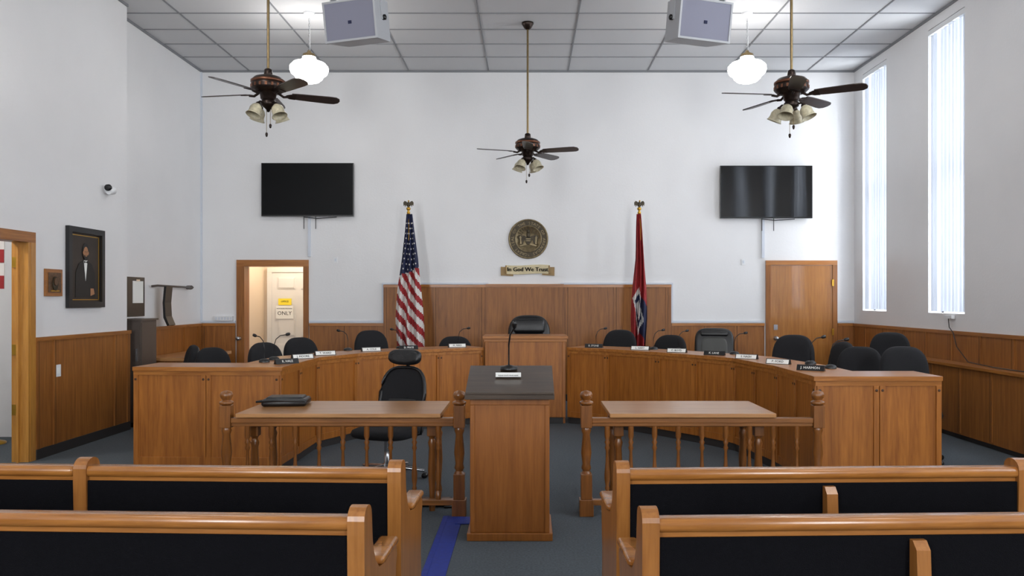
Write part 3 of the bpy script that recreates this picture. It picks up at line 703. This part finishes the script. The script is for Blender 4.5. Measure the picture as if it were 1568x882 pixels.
# ---------------- ceiling fans ----------------
def fan(x,y,z,ang0,canz=CE):
    b=B(); H=canz-z
    b.lathe([(0,H),(.075,H),(.075,H-.02),(.045,H-.07),(.02,H-.09)],'bronze',seg=24)
    b.tube([(0,0,.18),(0,0,H-.05)],.013,'brass',seg=12)
    b.lathe([(.02,.25),(.035,.24),(.04,.19),(.03,.17)],'bronze',seg=18)
    b.lathe([(.03,.185),(.08,.18),(.125,.165),(.15,.14)],'bronze',seg=36,cap=False)
    b.lathe([(.15,.14),(.158,.135),(.158,.118),(.15,.112)],'copper',seg=36,cap=False)
    b.lathe([(.15,.112),(.155,.10),(.155,.06),(.14,.045)],'bronze',seg=36,cap=False)
    b.lathe([(.14,.045),(.12,.03),(.075,.015),(.07,-.03),(.055,-.045)],'bronze',seg=36)
    for k in range(18):
        a=2*pi*k/18; b.cbox((.156,0,.08),(.006,.02,.03),'copper',T=RZ(a))
    b.lathe([(.055,-.045),(.068,-.06),(.068,-.09),(.04,-.11),(.02,-.13),(.012,-.15),(0,-.155)],'bronze',seg=24)
    for k in range(5):
        T=RZ(math.radians(ang0+72*k))
        Tb=T@TR(0,0,.012)@RX(math.radians(-13))
        b.tube([(.09,0,.03),(.14,0,.0),(.19,0,.008)],.012,'bronze',T=T)
        b.prism([(.16,-.018),(.2,-.045),(.25,-.05),(.25,.05),(.2,.045),(.16,.018)],-.006,.0,'bronze',T=Tb)
        bl=[(.21,-.052),(.3,-.060),(.56,-.070),(.62,-.066),(.655,-.04),(.665,0),(.655,.04),(.62,.066),(.56,.070),(.3,.060),(.21,.052)]
        b.prism(bl,.0,.008,'blade',T=Tb)
    for k in range(4):
        a=math.radians(45+90*k+10); T=RZ(a)
        b.tube([(.04,0,-.075),(.09,0,-.07),(.115,0,-.09)],.010,'bronze',T=T)
        Ts=T@TR(.105,0,-.085)@RY(math.radians(155))
        b.lathe([(.018,0),(.024,.015),(.022,.03)],'bronze',T=Ts,seg=16)
        b.lathe([(.024,.02),(.045,.04),(.058,.07),(.056,.1),(.062,.125),(.072,.14),(.069,.14),(.059,.124),(.052,.1),(.053,.07),(.04,.042),(.02,.024)],'shade',T=Ts,seg=24,cap=False)
    for dx,l in ((.02,.14),(-.015,.22)):
        b.tube([(dx,0,-.12),(dx,0,-.12-l)],.0025,'brass',seg=6); b.lathe([(0,0),(.01,-.006),(.013,-.02),(.008,-.04),(0,-.045)],'bronze',c=(dx,0,-.12-l),seg=10)
    return b.done('ceiling_fan',loc=(x,y,z))
fan(0.0,10.47,3.40,54); fan(-2.41,7.68,3.44,170); fan(2.45,7.68,3.43,330)

# ---------------- schoolhouse pendants ----------------
def pendant(x,y):
    b=B(); H=CE; zt=4.52
    b.lathe([(0,H),(.07,H),(.065,H-.02),(.03,H-.05),(.012,H-.07)],'white',c=(x,y,0),seg=24)
    zz=H-.07; k=0
    while zz>zt+.06:
        T=TR(x,y,zz-.02)@RZ(pi/2*(k%2))
        b.tube([(.008*math.cos(t),0,.02*math.sin(t)) for t in [2*pi*q/8 for q in range(9)]],.0025,'silver',seg=5,T=T); zz-=.031; k+=1
    b.tube([(x+.01,y,H-.06),(x+.012,y,zt+.06)],.003,'white',seg=6)
    b.lathe([(.0,zt+.07),(.02,zt+.065),(.03,zt+.04),(.075,zt+.02),(.08,zt-.02)],'brass',c=(x,y,0),seg=24)
    z=zt
    b.lathe([(.078,z-.01),(.085,z-.04),(.11,z-.06),(.19,z-.09),(.228,z-.13),(.232,z-.17),(.215,z-.215),(.17,z-.25),(.16,z-.275),(.12,z-.31),(.06,z-.33),(0,z-.335)],'globe',c=(x,y,0),seg=36,cap=False)
    return b.done('schoolhouse_pendant_light')
for y in (10.1,6.3,2.5,-1.3):
    for x in (-2.67,2.68): pendant(x,y)

# ---------------- speakers ----------------
for sx in(-1,1):
    b=B(); T=TR(sx*1.78,8.3,4.35)@RZ(sx*math.radians(20))@RX(math.radians(10))
    b.prism([(-.30,0),(.30,0),(.25,.34),(-.25,.34)],-.2,.2,'spkb',T=T)
    b.prism([(-.28,-.012),(.28,-.012),(.28,0),(-.28,0)],-.18,.18,'spk',T=T)
    b.box(-.30,.30,-.02,0,-.2,-.18,'spkb',T=T); b.box(-.30,.30,-.02,0,.18,.2,'spkb',T=T); b.box(-.30,-.28,-.02,0,-.18,.18,'spkb',T=T); b.box(.28,.30,-.02,0,-.18,.18,'spkb',T=T)
    b.cbox((0,-.016,-.02),(.035,.01,.03),'navy',T=T)
    for q in(-1,1):
        b.lathe([(0,0),(.028,0),(.028,.03),(.012,.04),(0,.04)],'blk',T=T@TR(q*.275,.17,.02)@RY(q*pi/2),seg=14)
        b.box(q*.285-.006,q*.285+.006,.12,.22,-.0,.26,'spkb',T=T)
    b.box(-.29,.29,.13,.2,.255,.27,'spkb',T=T)
    p=T@Vector((0,.165,.26)); b.tube([p,(p.x,p.y,CE)],.016,'spkb')
    b.tube([T@Vector((.1,.33,.0)),T@Vector((.14,.5,.1)),T@Vector((.1,.45,.4)),(p.x+.1,p.y+.2,CE)],.006,'blk')
    b.done('ceiling_speaker')

# ---------------- lights ----------------
def area(name,loc,rot,sx,sy,p,col=(1,1,1)):
    l=bpy.data.lights.new(name,'AREA'); l.shape='RECTANGLE'; l.size=sx; l.size_y=sy; l.energy=p; l.color=col
    o=bpy.data.objects.new(name,l); scene.collection.objects.link(o); o.location=loc; o.rotation_euler=rot; return o
for i,(a,c) in enumerate(wins):
    area('window_daylight',(5.6,(a+c)/2,(WZ0+WZ1)/2),(0,pi/2,0),WZ1-WZ0,c-a+.3,195,(.92,.96,1))
for x0 in(-3.05,3.05):
    area('rear_fill_light',(x0,-3.7,2.7),(pi/2,0,0),1.1,3.0,300,(.96,.98,1))  # fill lamps added behind the camera to brighten surfaces facing it
def point(loc,p,col,r=.1):
    l=bpy.data.lights.new('ceiling_bulb','POINT'); l.energy=p; l.color=col; l.shadow_soft_size=r
    o=bpy.data.objects.new('ceiling_bulb',l); scene.collection.objects.link(o); o.location=loc
point((-3.7,13.4,2.6),28,(1,.88,.72)); point((-5.6,7.2,2.6),40,(1,.97,.93))
w=bpy.data.worlds.new('world'); scene.world=w; w.use_nodes=True
bg=w.node_tree.nodes['Background']; bg.inputs[0].default_value=(.8,.9,1,1); bg.inputs[1].default_value=1.5

# ---------------- camera ----------------
cd=bpy.data.cameras.new('camera'); cam=bpy.data.objects.new('camera',cd); scene.collection.objects.link(cam)
cam.location=(0,0,1.55); cam.rotation_euler=(pi/2,0,0); cd.sensor_width=36; cd.lens=1266/1568*36
cd.shift_x=-24/1568; cd.shift_y=17/1568; cd.clip_end=100
scene.camera=cam
scene.view_settings.view_transform='Standard'; scene.view_settings.exposure=0
